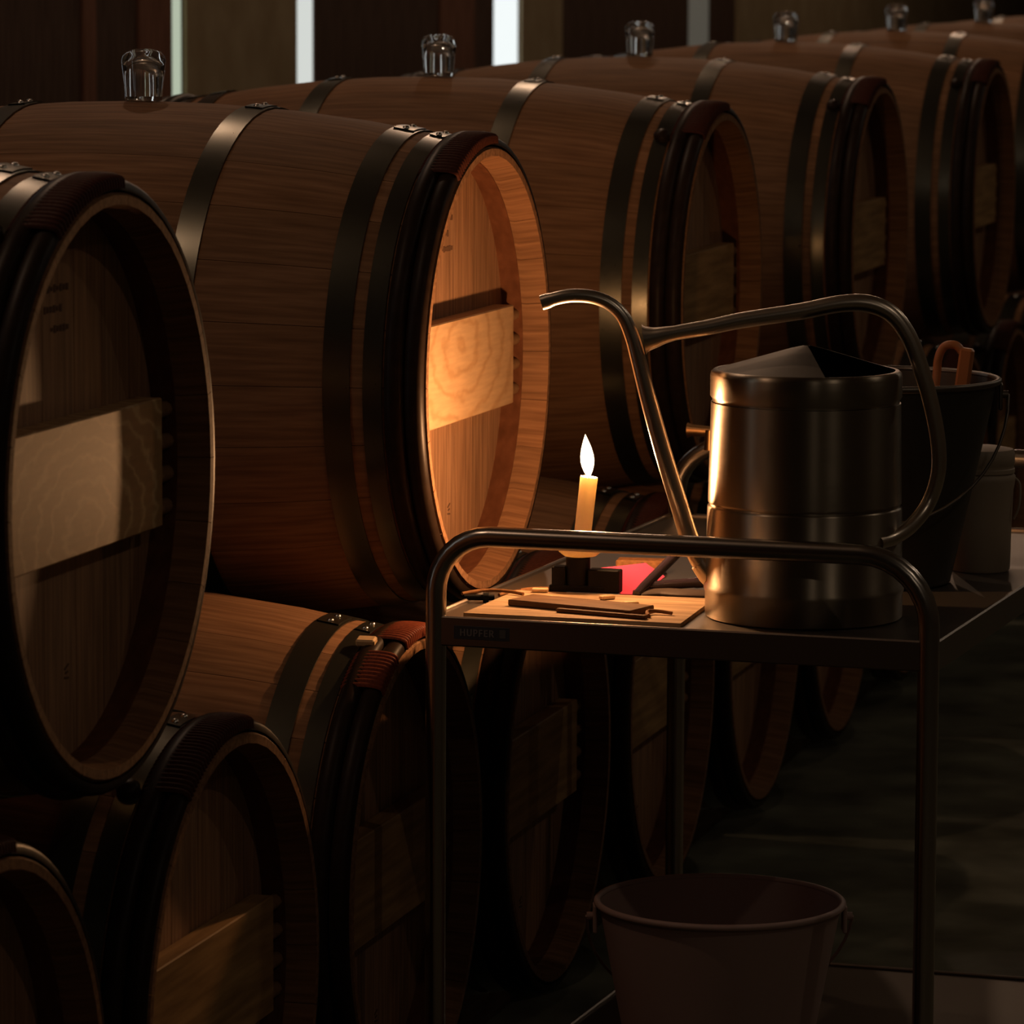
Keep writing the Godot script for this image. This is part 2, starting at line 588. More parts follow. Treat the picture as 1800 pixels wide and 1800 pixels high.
func build_barrels() -> void:
	var upper := [
		["oak barrel nearest on the upper tier, its head half in shadow at the left edge", 0.0, 1.0],
		["oak barrel whose whole head glows in the candlelight, just left of the candle", -0.004, 0.985],
		["oak barrel behind the can's curved spout, two hoops shining above the handle", -0.004, 0.985],
		["upper oak barrel seen above the can's handle, one small glint on its hoop", 0.002, 0.985],
		["upper oak barrel seen beyond the handle's right bend near the right edge", 0.009, 0.985],
		["oak barrel of the upper tier at the right edge, just its bilge and hoops showing", 0.015, 0.985],
		["second farthest visible oak barrel of the upper tier, only its top showing", 0.021, 0.985],
		["farthest visible oak barrel of the upper tier, a sliver of top at the right edge", 0.026, 0.985],
	]
	var pu := make_barrel("oak_barrel", true)
	for k in upper.size():
		var o: Node3D = pu
		if k > 0:
			o = pu.duplicate()
			o.name = numbered("oak_barrel")
			add_child(o)
		tag(o, upper[k][0], "barrel", "upper tier of barrels")
		var s: float = upper[k][2]
		o.scale = Vector3(1, s, s)
		o.rotation.y = deg_to_rad([-0.3, -1.1, -0.6, -0.4, -0.3, -0.3, -0.3, -0.3][k])
		o.position = Vector3(-0.475, 1.045 + upper[k][1] - RB * s, -1.4 * k)
		if k == 1:
			o.get_node("hoop_peg").free()
		o.get_node("crossbar").material_override = M.bars[0] if k == 0 else M.bars[1] if k == 1 else M.plain_bar
	var lower := [
		["oak barrel at the bottom left corner, only a curve of its head showing", 0],
		["oak barrel of the lower tier under the nearest barrel, copper edged rim in front", 0],
		["lower oak barrel with candlelit bilge and red willow coil by the near trolley leg", 0],
		["lower oak barrel seen under the left end of the trolley tray", 0],
		["lower oak barrel just left of the trolley's rear leg, head partly hidden", 0],
		["lower oak barrel just right of the trolley's rear leg under the tray", 0],
		["small lower oak barrel with a pale rim edge under the middle of the tray", 0],
		["lower oak barrel far under the tray beside the right front leg", 0],
	]
	var pl := make_barrel("oak_barrel", false)
	for j in 16:
		var o: Node3D = pl
		if j == 2:
			o = make_barrel("oak_barrel", false, true)
		elif j > 0:
			o = pl.duplicate()
			o.name = numbered("oak_barrel")
			add_child(o)
		var lab: String = lower[j][0] if j < lower.size() else "lower oak barrel %s from the near end of its row, behind the trolley" % ["ninth", "tenth", "eleventh", "twelfth", "thirteenth", "fourteenth", "fifteenth", "sixteenth"][j - 8]
		tag(o, lab, "barrel", "lower tier of barrels" if j < lower.size() else "far lower barrels behind the trolley")
		o.position = Vector3(-0.475, 0.1025, -1.4 * (0.262 + 0.5 * (j - 1)))
	# timber rails under the lower tier
	for q in [[-0.24, "front timber rail lying on the floor under the lower barrels"], [-0.71, "rear timber rail lying on the floor under the lower barrels"]]:
		var b := MB.new()
		b.box(Vector3(0, 0.054, 0), Vector3(0.09, 0.108, 13.2), 0.004)
		var o := obj("timber_rail", b.mesh(), M.beam)
		o.position = Vector3(q[0], 0, -5.0)
		tag(o, q[1], "rail", "rails under the barrels")


func build_bungs() -> void:
	var b := MB.new()
	b.lathe([Vector2(0.0, 0.0), Vector2(0.0235, 0.0), Vector2(0.0245, 0.002), Vector2(0.0255, 0.02), Vector2(0.0285, 0.045), Vector2(0.0290, 0.052), Vector2(0.0275, 0.058), Vector2(0.022, 0.0635), Vector2(0.012, 0.0668), Vector2(0.0, 0.0675)], 40, Transform3D(), 0.0, TAU, 50.0)
	# the hollow inside
	b.lathe([Vector2(0.0, 0.055), Vector2(0.014, 0.053), Vector2(0.0205, 0.046), Vector2(0.0205, 0.03), Vector2(0.0195, 0.006), Vector2(0.0, 0.006)], 40, Transform3D(), 0.0, TAU, 50.0)
	var m := b.mesh()
	var labels := [
		"clear glass bung on the candlelit barrel, largest and leftmost of the glass bungs",
		"clear glass bung on the barrel behind the can's spout, left of the widest bright window",
		"clear glass bung with a pink glint, third from the left along the barrel tops",
		"clear glass bung fourth from the left, just right of the dim window",
		"clear glass bung second from the right along the barrel tops",
		"clear glass bung farthest right along the barrel tops",
	]
	var dy := [-0.004, -0.004, 0.002, 0.009, 0.015, 0.021]
	for k in 6:
		var o := obj("glass_bung", m, M.glass)
		o.position = Vector3(-0.475, 1.045 + dy[k] + RB * 0.985 + 0.0005, -1.4 * (k + 1))
		tag(o, labels[k], "bung", "glass bungs on the upper barrels")


# ---------------------------------------------------------------- trolley
func build_trolley() -> void:
	var t := thing("steel_trolley", "stainless steel tube trolley with two shelves carrying the candle and can", "trolley", Vector3(0.056, 0, -0.94), deg_to_rad(-3.0))
	# local frame: x runs along the near end, -z towards the far end; the root stands on the near left wheel's spot
	var W := 0.6
	var L := 1.05
	var rail := 0.884
	for k in 2:
		var z := -L * k
		var pts := [Vector3(0, 0.095, z), Vector3(0, 0.3, z), Vector3(0, 0.6, z)]
		for i in 9:
			var a := PI / 2.0 * i / 8.0
			pts.append(Vector3(0.068 - 0.068 * cos(a), rail - 0.068 + 0.068 * sin(a), z))
		pts.append(Vector3(W * 0.5, rail, z))
		for i in 9:
			var a := PI / 2.0 * i / 8.0
			pts.append(Vector3(W - 0.082 + 0.082 * sin(a), rail - 0.082 + 0.082 * cos(a), z))
		pts.append_array([Vector3(W, 0.6, z), Vector3(W, 0.3, z), Vector3(W, 0.095, z)])
		var b := MB.new()
		b.tube(pts, [0.0125], 20)
		obj("end_frame", b.mesh(), M.tube, t)
	for k in 2:
		var y: float = [TRAY, 0.15][k]
		var x0 := -0.008
		var x1 := W + 0.008
		var z0 := -L + 0.004
		var z1 := 0.004
		var b := MB.new()
		b.box(Vector3((x0 + x1) / 2, y - 0.004, (z0 + z1) / 2), Vector3(x1 - x0, 0.008, z1 - z0), 0.0005)
		obj("shelf", b.mesh(), M.steel, t)
		for e in [[Vector3((x0 + x1) / 2, y - 0.013, z1 + 0.001), Vector3(x1 - x0, 0.036, 0.006)], [Vector3((x0 + x1) / 2, y - 0.013, z0 - 0.001), Vector3(x1 - x0, 0.036, 0.006)], [Vector3(x0 - 0.001, y - 0.013, (z0 + z1) / 2), Vector3(0.006, 0.036, z1 - z0)], [Vector3(x1 + 0.001, y - 0.013, (z0 + z1) / 2), Vector3(0.006, 0.036, z1 - z0)]]:
			var r := MB.new()
			r.box(e[0], e[1], 0.0024)
			obj("shelf_edge", r.mesh(), M.edge, t)
	var pl := MB.new()
	pl.box(Vector3(0.060, TRAY - 0.0135, 0.0076), Vector3(0.070, 0.0165, 0.0012), 0.0004)
	var plate := obj("maker_plate", pl.mesh(), plain(lin(0.035, 0.037, 0.045), 0.5), t)
	plate.set_meta("label", "dark plate with grey capitals")
	var f := SystemFont.new()
	f.font_names = PackedStringArray(["Droid Sans"])
	f.font_weight = 700
	var tm := TextMesh.new()
	tm.font = f
	tm.text = "HUPFER"
	tm.font_size = 32
	tm.pixel_size = 0.00036
	tm.depth = 0.0006
	var tx := obj("lettering", tm, plain(lin(0.17, 0.16, 0.155), 0.5), plate)
	tx.position = Vector3(0.054, TRAY - 0.0135, 0.0084)
	var sq := MB.new()
	sq.box(Vector3(0.0865, TRAY - 0.0135, 0.0084), Vector3(0.008, 0.010, 0.0006), 0.0002)
	obj("square_mark", sq.mesh(), plain(lin(0.09, 0.085, 0.08), 0.5), plate)
	for q in [Vector3(0, 0, 0), Vector3(W, 0, 0), Vector3(0, 0, -L), Vector3(W, 0, -L)]:
		var b := MB.new()
		b.box(q + Vector3(-0.017, 0.066, 0), Vector3(0.003, 0.06, 0.03), 0.001)
		b.box(q + Vector3(0.017, 0.066, 0), Vector3(0.003, 0.06, 0.03), 0.001)
		b.box(q + Vector3(0, 0.096, 0), Vector3(0.038, 0.004, 0.034), 0.001)
		var c := obj("caster", b.mesh(), M.galv, t)
		var w := MB.new()
		w.lathe([Vector2(0.006, -0.012), Vector2(0.045, -0.012), Vector2(0.05, -0.006), Vector2(0.05, 0.006), Vector2(0.045, 0.012), Vector2(0.006, 0.012)], 28, Transform3D(AXIS_X, q + Vector3(0, 0.05, 0)))
		obj("wheel", w.mesh(), M.rubber, c)


# ---------------------------------------------------------------- the spouted can
func build_can() -> void:
	var t := thing("spouted_can", "large stainless steel can with half open conical lid, arched handle and long curved spout", "can", Vector3(0.4723, TRAY, -1.088), deg_to_rad(11.2))
	var b := MB.new()
	b.lathe([Vector2(0.0, 0.001), Vector2(0.1165, 0.001), Vector2(0.1182, 0.003), Vector2(0.1185, 0.030), Vector2(0.1200, 0.034), Vector2(0.1200, 0.039), Vector2(0.1178, 0.043), Vector2(0.1165, 0.1325), Vector2(0.1160, 0.1340), Vector2(0.1140, 0.1350), Vector2(0.1140, 0.1372), Vector2(0.1156, 0.1385), Vector2(0.1158, 0.1405), Vector2(0.1150, 0.18), Vector2(0.1133, 0.2585),
		Vector2(0.1115, 0.2585), Vector2(0.113, 0.17), Vector2(0.1145, 0.05), Vector2(0.1145, 0.006), Vector2(0.0, 0.006)], 96, Transform3D(), 0.0, TAU, 50.0)
	obj("body", b.mesh(), M.can, t)
	# lid: band, rolled shoulder and a cone with a quarter left open towards the front right
	var band := MB.new()
	band.lathe([Vector2(0.1105, 0.2585), Vector2(0.1118, 0.259), Vector2(0.1120, 0.2625), Vector2(0.1145, 0.266), Vector2(0.1145, 0.290), Vector2(0.1135, 0.2945), Vector2(0.1105, 0.2972), Vector2(0.106, 0.2975), Vector2(0.1075, 0.294), Vector2(0.1105, 0.28), Vector2(0.1105, 0.2585)], 96, Transform3D(), 0.0, TAU, 50.0)
	obj("lid_band", band.mesh(), M.can, t)
	var cone := MB.new()
	var a0 := deg_to_rad(78.0)      # just right of the front (angle 90 faces the viewer)
	var a1 := deg_to_rad(-8.0)
	cone.lathe([Vector2(0.107, 0.2970), Vector2(0.075, 0.3062), Vector2(0.02, 0.3225), Vector2(0.004, 0.3262), Vector2(0.004, 0.3247), Vector2(0.02, 0.3210), Vector2(0.075, 0.3047), Vector2(0.107, 0.2955), Vector2(0.107, 0.2970)], 72, Transform3D(), a0, a1 + TAU, 60.0)
	obj("conical_lid", cone.mesh(), M.lid, t)
	# spout
	var k := 0.000683
	var P := func(u: float, v: float, z := 0.0): return Vector3((u - 1412.0) * k, (1083.0 - v) * 0.000689, z)
	var sp := spline([P.call(1250, 1010), P.call(1230, 988), P.call(1211, 950), P.call(1192, 890), P.call(1162, 795), P.call(1135, 700), P.call(1119, 640), P.call(1107, 598), P.call(1091, 563), P.call(1068, 541), P.call(1040, 530), P.call(1010, 527), P.call(982, 530), P.call(948, 540)], 5)
	var s := MB.new()
	var rr := []
	for i in sp.size():
		rr.append(lerpf(0.0126, 0.0082, clampf(i / (sp.size() * 0.62), 0.0, 1.0)) + (0.0012 if i >= sp.size() - 3 else 0.0))
	s.tube(sp, rr, 20, false)
	# inner wall of the tip
	var tip: Vector3 = sp[sp.size() - 1]
	s.tube([sp[sp.size() - 1], sp[sp.size() - 2], sp[sp.size() - 6]], [0.0080, 0.0066, 0.0062], 20, true)
	obj("spout", s.mesh(), M.spout, t)
	var col := MB.new()
	col.tube([P.call(1262, 1020), P.call(1244, 1007), P.call(1230, 990)], [0.0175, 0.015, 0.0132], 18)
	obj("spout_collar", col.mesh(), M.spout, t)
	# handle
	var hd := spline([P.call(1128, 602), P.call(1145, 599), P.call(1165, 594), P.call(1195, 588), P.call(1240, 580), P.call(1300, 567), P.call(1400, 551), P.call(1470, 537), P.call(1520, 537), P.call(1560, 555), P.call(1590, 595), P.call(1612, 650), P.call(1630, 710), P.call(1643, 775), P.call(1644, 830), P.call(1628, 882), P.call(1598, 918, 0.02), P.call(1565, 936, 0.045), P.call(1538, 940, 0.072)], 5)
	var hr := []
	for i in hd.size():
		var r := 0.0088
		if i < 14:
			r = lerpf(0.0185, 0.0088, pow(clampf(i / 13.0, 0.0, 1.0), 0.55))
		elif i < 40:
			r = lerpf(0.0088, 0.0108, (i - 14) / 26.0)
		else:
			r = lerpf(0.0108, 0.0088, clampf((i - 40) / 30.0, 0.0, 1.0))
		hr.append(r)
	var h := MB.new()
	h.tube(hd, hr, 20)
	obj("handle", h.mesh(), M.spout, t)


# ---------------------------------------------------------------- candle and small things on the tray
const CANDLE := Vector3(0.1708, TRAY, -1.1827)


func build_candle() -> void:
	var t := thing("candle", "lit white candle leaning slightly in a black holder on the trolley", "candle", CANDLE + Vector3(0, 0.0055, 0))
	var base := Vector3(-0.0022, 0.014, 0)
	var top := Vector3(0.0117, 0.1425, 0.0)
	var b := MB.new()
	var dir := (top - base).normalized()
	var side := dir.cross(Vector3(0, 0, 1)).normalized()
	var x := Transform3D(Basis(side, dir, side.cross(dir)), base)
	var l := base.distance_to(top)
	b.lathe([Vector2(0.0, 0), Vector2(0.0106, 0), Vector2(0.0106, l * 0.5), Vector2(0.0108, l - 0.01), Vector2(0.0110, l - 0.002), Vector2(0.0105, l), Vector2(0.0088, l - 0.0012), Vector2(0.005, l - 0.004), Vector2(0.0, l - 0.0045)], 32, x, 0.0, TAU, 60.0)
	obj("wax_body", b.mesh(), M.wax, t)
	var fl := top + Vector3(-0.0005, 0.0, 0.0)
	var w := MB.new()
	w.tube([top - dir * 0.006, fl + Vector3(0, 0.004, 0), fl + Vector3(-0.001, 0.008, 0.001)], [0.0011], 8)
	obj("wick", w.mesh(), M.wick, t)
	var f := MB.new()
	var prof := []
	for q in [[0.0, 0.0], [0.0026, 0.001], [0.0052, 0.006], [0.0074, 0.0125], [0.0085, 0.019], [0.0082, 0.026], [0.0066, 0.034], [0.0044, 0.041], [0.0022, 0.047], [0.0, 0.0525]]:
		prof.append(Vector2(q[0], q[1]))
	f.lathe(prof, 20, Transform3D(Basis(Vector3(0, 0, 1), 0.09), fl + Vector3(0, 0.0005, 0)), 0.0, TAU, 60.0)
	obj("flame", f.mesh(), M.flame, t)
	var lamp := OmniLight3D.new()
	lamp.name = "candle_light"
	lamp.light_color = lin(1.0, 0.50, 0.215)
	lamp.light_energy = 0.22
	lamp.light_size = 0.012
	lamp.omni_range = 30.0
	lamp.omni_attenuation = 2.0
	lamp.shadow_enabled = true
	lamp.position = CANDLE + Vector3(0, 0.0055, 0) + fl + Vector3(-0.0008, 0.0105, 0)
	add_child(lamp)


func frame_between(p: Vector3, q: Vector3) -> Transform3D:
	var x := (q - p).normalized()
	var z := x.cross(Vector3.UP).normalized()
	return Transform3D(Basis(x, z.cross(x), z), (p + q) * 0.5)


func build_tray_things() -> void:
	# pale board under everything at the near edge
	var bd := MB.new()
	var q := [Vector3(0.0838, 0, -0.962), Vector3(0.352, 0, -0.953), Vector3(0.346, 0, -1.165), Vector3(0.0956, 0, -1.165)]
	var c := Vector3(0.24, TRAY, -1.06)
	var topf := []
	var botf := []
	for p: Vector3 in q:
		topf.append(Vector3(p.x - c.x, 0.0054, p.z - c.z))
		botf.append(Vector3(p.x - c.x, 0.0004, p.z - c.z))
	bd.flat(topf, Vector3.UP)
	bd.flat(botf, Vector3.DOWN)
	for i in 4:
		var j := (i + 1) % 4
		var d: Vector3 = topf[j] - topf[i]
		var nn := Vector3(d.z, 0, -d.x).normalized()
		if nn.dot((topf[i] + topf[j]) * 0.5) < 0:
			nn = -nn
		bd.flat([topf[i], topf[j], botf[j], botf[i]], nn)
	var o := obj("pale_board", bd.mesh(), M.paleboard)
	o.position = c
	tag(o, "thin pale board lying flat on the trolley tray at its near edge", "board")

	# black holder with a socket and two arms
	var hold := thing("candle_holder", "black iron holder with a square socket gripping the candle's foot", "candle holder", CANDLE + Vector3(0, 0.0055, 0), 0.0)
	var s := MB.new()
	s.lathe([Vector2(0.0, 0.0), Vector2(0.0150, 0.0), Vector2(0.0150, 0.041), Vector2(0.0135, 0.0425), Vector2(0.0112, 0.0425), Vector2(0.0112, 0.0138), Vector2(0.0, 0.0138)], 28, Transform3D(Basis(), Vector3(-0.0015, 0, 0)))
	obj("socket", s.mesh(), M.dark_metal, hold)
	for e in [[-0.0235, 0.017, 0.031], [0.034, 0.040, 0.029]]:
		var a := MB.new()
		a.box(Vector3(e[0], e[2] / 2, 0.004), Vector3(e[1], e[2], 0.02), 0.0015)
		obj("arm", a.mesh(), M.dark_metal, hold)
	var foot := MB.new()
	foot.box(Vector3(0.0, 0.004, 0.002), Vector3(0.07, 0.008, 0.026), 0.001)
	obj("foot", foot.mesh(), M.dark_metal, hold)

	var wx := MB.new()
	wx.lathe([Vector2(0.0118, 0.0), Vector2(0.020, 0.001), Vector2(0.0265, 0.006), Vector2(0.026, 0.012), Vector2(0.018, 0.017), Vector2(0.0122, 0.023), Vector2(0.0118, 0.0)], 26, Transform3D(), 0.0, TAU, 70.0)
	o = obj("wax_collar", wx.mesh(), M.wax)
	o.position = CANDLE + Vector3(0.001, 0.0055 + 0.043, 0)
	tag(o, "pool of pale candle wax set around the candle above its black holder", "wax")

	# pink card, folded once
	var card := MB.new()
	var cc := Vector3(0.225, TRAY, -1.235)
	var P := [Vector3(0.1814, TRAY + 0.029, -1.2068), Vector3(0.2292, TRAY + 0.027, -1.2932), Vector3(0.2575, TRAY + 0.013, -1.2786), Vector3(0.2481, TRAY + 0.001, -1.1988), Vector3(0.2224, TRAY + 0.001, -1.1911)]
	for e in [[0, 1, 2, 3, 4]]:
		var up := []
		var dn := []
		for i in e:
			up.append(P[i] - cc + Vector3(0, 0.0012, 0))
			dn.append(P[i] - cc)
		var nn: Vector3 = ((up[1] as Vector3) - up[0]).cross((up[2] as Vector3) - up[0]).normalized()
		if nn.y < 0:
			nn = -nn
		card.flat(up, nn)
		card.flat(dn, -nn)
		for i in up.size():
			var j := (i + 1) % up.size()
			var d: Vector3 = up[j] - up[i]
			var sd := d.cross(nn).normalized()
			if sd.dot((up[i] + up[j]) * 0.5) < 0:
				sd = -sd
			card.flat([up[i], up[j], dn[j], dn[i]], sd)
	o = obj("pink_card", card.mesh(), M.pink)
	o.position = cc
	tag(o, "bright pink folded card lying tilted behind the black candle holder", "card")

	# dark rod leaning over the card
	var r := thing("dark_chisel", "dark round handled tool leaning across the pink card", "tool", Vector3(0.2476, TRAY + 0.0065, -1.165))
	var rb := MB.new()
	rb.tube([Vector3(0, 0.0, 0), Vector3(0.004, 0.006, -0.02), Vector3(0.026, 0.036, -0.092), Vector3(0.033, 0.044, -0.112)], [0.0050, 0.0062, 0.0062, 0.0050], 14)
	obj("handle", rb.mesh(), M.pen, r)
	var rt := MB.new()
	rt.tube([Vector3(0.033, 0.044, -0.112), Vector3(0.0345, 0.0462, -0.118)], [0.0036, 0.0030], 12)
	obj("ferrule", rt.mesh(), M.rivet, r)

	# marker pen
	var pen := thing("marker_pen", "glossy dark marker pen lying between the pink card and the can", "pen", Vector3(0.29, TRAY + 0.0125, -1.205))
	var p1 := MB.new()
	p1.tube([Vector3(-0.034, 0.0, 0.006), Vector3(0.018, 0.004, -0.010)], [0.0062], 16)
	obj("barrel", p1.mesh(), M.pen, pen)
	var p2 := MB.new()
	p2.tube([Vector3(0.018, 0.004, -0.010), Vector3(0.022, 0.0043, -0.0112), Vector3(0.040, 0.0057, -0.0167)], [0.0060, 0.0070, 0.0070], 16)
	obj("cap", p2.mesh(), M.pen, pen)
	# dark folded leather under the pen
	var lt := MB.new()
	lt.tube(spline([Vector3(-0.04, 0.0045, 0.010), Vector3(-0.012, 0.006, -0.004), Vector3(0.02, 0.0065, 0.003), Vector3(0.05, 0.0045, -0.012)], 6), [0.018], 16, true, 0.25)
	o = obj("leather_strip", lt.mesh(), plain(lin(0.05, 0.03, 0.02), 0.7))
	o.position = Vector3(0.285, TRAY + 0.0005, -1.19)
	tag(o, "dark folded leather strip lying under the marker pen", "leather")

	# laths
	for e in [[Vector3(0.128, TRAY + 0.0095, -1.060), Vector3(0.292, TRAY + 0.0095, -1.010), 0.058, 0.0075, "flat dark brown wooden lath lying on the pale board"], [Vector3(0.19, TRAY + 0.0080, -1.000), Vector3(0.3064, TRAY + 0.0080, -0.972), 0.010, 0.0045, "slim dark strip lying in front of the brown lath"]]:
		var lb := MB.new()
		var f := frame_between(e[0], e[1])
		lb.box(Vector3.ZERO, Vector3((e[0] as Vector3).distance_to(e[1]), e[3], e[2]), 0.0012)
		o = obj("wooden_lath", lb.mesh(), M.lath)
		o.transform = f
		tag(o, e[4], "lath")

	# willow offcuts and crumbs
	var rng := RandomNumberGenerator.new()
	rng.seed = 5
	var twigs := [
		[Vector3(0.075, 0, -1.128), 0.075, 0.25, "thin willow offcut at the left corner of the tray"],
		[Vector3(0.108, 0, -1.175), 0.085, 0.5, "curved willow offcut behind the left end of the pale board"],
		[Vector3(0.128, 0, -1.198), 0.055, -0.35, "short willow offcut just left of the black holder"],
		[Vector3(0.300, 0, -1.012), 0.035, 0.9, "small curled willow shaving at the right end of the brown lath"],
	]
	for e in twigs:
		var tb := MB.new()
		var n := 7
		var pts := []
		for i in n:
			var u := float(i) / (n - 1) - 0.5
			pts.append(Vector3(u * e[1], 0.0026 + 0.007 * (0.25 - u * u), 0.02 * (u * u) * 4.0 + 0.002 * rng.randf()))
		tb.tube(pts, [0.0022], 8)
		o = obj("willow_offcut", tb.mesh(), M.willow)
		o.position = e[0] + Vector3(0, TRAY + (0.0055 if (e[0] as Vector3).z > -1.15 else 0.0), 0)
		o.rotation.y = e[2]
		tag(o, e[3], "offcut", "willow offcuts on the tray")
	var chips := [
		[Vector3(0.128, 0.0055, -1.155), "pale wood chip left of the black candle holder"],
		[Vector3(0.222, 0.0055, -1.120), "pale wood chip in front of the holder's right arm"],
		[Vector3(0.150, 0.0055, -1.095), "wood chip on the board just behind the brown lath"],
		[Vector3(0.262, 0.0055, -1.075), "wood chip near the can in front of the pink card"],
	]
	for e in chips:
		var cb := MB.new()
		cb.box(Vector3.ZERO, Vector3(0.016 + 0.008 * rng.randf(), 0.005, 0.01), 0.0012)
		o = obj("wood_chip", cb.mesh(), M.chip)
		o.position = e[0] + Vector3(0, TRAY + 0.0028, 0)
		o.rotation = Vector3(0.0, rng.randf() * 2.0, 0.0)
		tag(o, e[1], "wood chip", "wood chips on the tray")
	# an old bolt at the left corner
	var bolt := thing("iron_bolt", "small dark iron bolt with nut at the tray's left corner", "bolt", Vector3(0.066, TRAY + 0.0062, -1.085), 0.25)
	var b1 := MB.new()
	b1.tube([Vector3(-0.015, 0, 0), Vector3(0.022, 0, 0)], [0.0036], 12)
	obj("shank", b1.mesh(), M.dark_metal, bolt)
	var b2 := MB.new()
	b2.tube([Vector3(0.008, 0, 0), Vector3(0.015, 0, 0)], [0.0066], 6)
	obj("nut", b2.mesh(), M.dark_metal, bolt)
	# small block behind the card
	var kb := thing("wood_block", "pale wooden block with a drilled hole behind the pink card", "block", Vector3(0.198, TRAY, -1.40), 0.1)
	var k1 := MB.new()
	k1.box(Vector3(0, 0.009, 0), Vector3(0.062, 0.018, 0.03), 0.0015)
	obj("block_body", k1.mesh(), M.willow, kb)
	var k2 := MB.new()
	k2.tube([Vector3(0.004, 0.013, 0.0145), Vector3(0.004, 0.013, 0.0156)], [0.0036], 12)
	obj("drilled_hole", k2.mesh(), M.ink, kb)
	# brass tap resting against the far rail
	var tp := thing("brass_tap", "small brass barrel tap lying across the far rail beside the can", "tap", Vector3(0.158, 0.8965, -1.984), 0.0)
	var t1 := MB.new()
	t1.tube([Vector3(-0.032, 0.010, 0.0), Vector3(-0.026, 0.010, 0.0), Vector3(0.0, 0.009, 0.0), Vector3(0.05, 0.009, 0.0)], [0.011, 0.0085, 0.0075, 0.009], 16)
	obj("tap_barrel", t1.mesh(), M.brass, tp)
	var t2 := MB.new()
	t2.tube([Vector3(0.004, 0.012, 0.014), Vector3(0.004, -0.016, 0.016)], [0.0075, 0.009], 14)
	obj("tap_key", t2.mesh(), M.brass, tp)


# ---------------------------------------------------------------- pails and jar
func pail(called: String, label: String, at: Vector3, r0: float, r1: float, h: float, mat: Material, rim_mat: Material, turn: float, fallen: bool) -> Node3D:
	var t := thing(called, label, "bucket", at, turn)
	var b := MB.new()
	b.lathe([Vector2(0, 0.001), Vector2(r0 - 0.004, 0.001), Vector2(r0 - 0.001, 0.003), Vector2(r0, 0.008), Vector2(lerpf(r0, r1, 0.5), h * 0.5), Vector2(r1, h - 0.004), Vector2(r1 - 0.002, h - 0.004), Vector2(lerpf(r0, r1, 0.5) - 0.002, h * 0.5), Vector2(r0 - 0.002, 0.006), Vector2(0, 0.006)], 72, Transform3D(), 0.0, TAU, 50.0)
	obj("body", b.mesh(), mat, t)
	var rim := MB.new()
	var prof := []
	for i in 13:
		var a := TAU * i / 12.0
		prof.append(Vector2(r1 + 0.0015 - 0.0042 * cos(a), h - 0.0042 + 0.0042 * sin(a)))
	prof.reverse()
	rim.lathe(prof, 72, Transform3D(), 0.0, TAU, 60.0)
	obj("rolled_rim", rim.mesh(), rim_mat, t)
	for s in [-1.0, 1.0]:
		var e := MB.new()
		e.box(Vector3(s * (r1 + 0.004), h - 0.024, 0), Vector3(0.005, 0.034, 0.03), 0.0015)
		e.tube([Vector3(s * (r1 + 0.002), h - 0.022, 0), Vector3(s * (r1 + 0.014), h - 0.022, 0)], [0.005], 10)
		obj("ear", e.mesh(), rim_mat, t)
	var pts := []
	for i in 25:
		var a := PI * i / 24.0
		var out := sin(a) * (r1 - 0.004)
		var drop := -0.022 - sin(a) * 0.15
		pts.append(Vector3(cos(a) * (r1 + 0.014), h + drop, out if fallen else -out))
	var w := MB.new()
	w.tube(pts, [0.002], 8)
	obj("bail", w.mesh(), rim_mat, t)
	return t


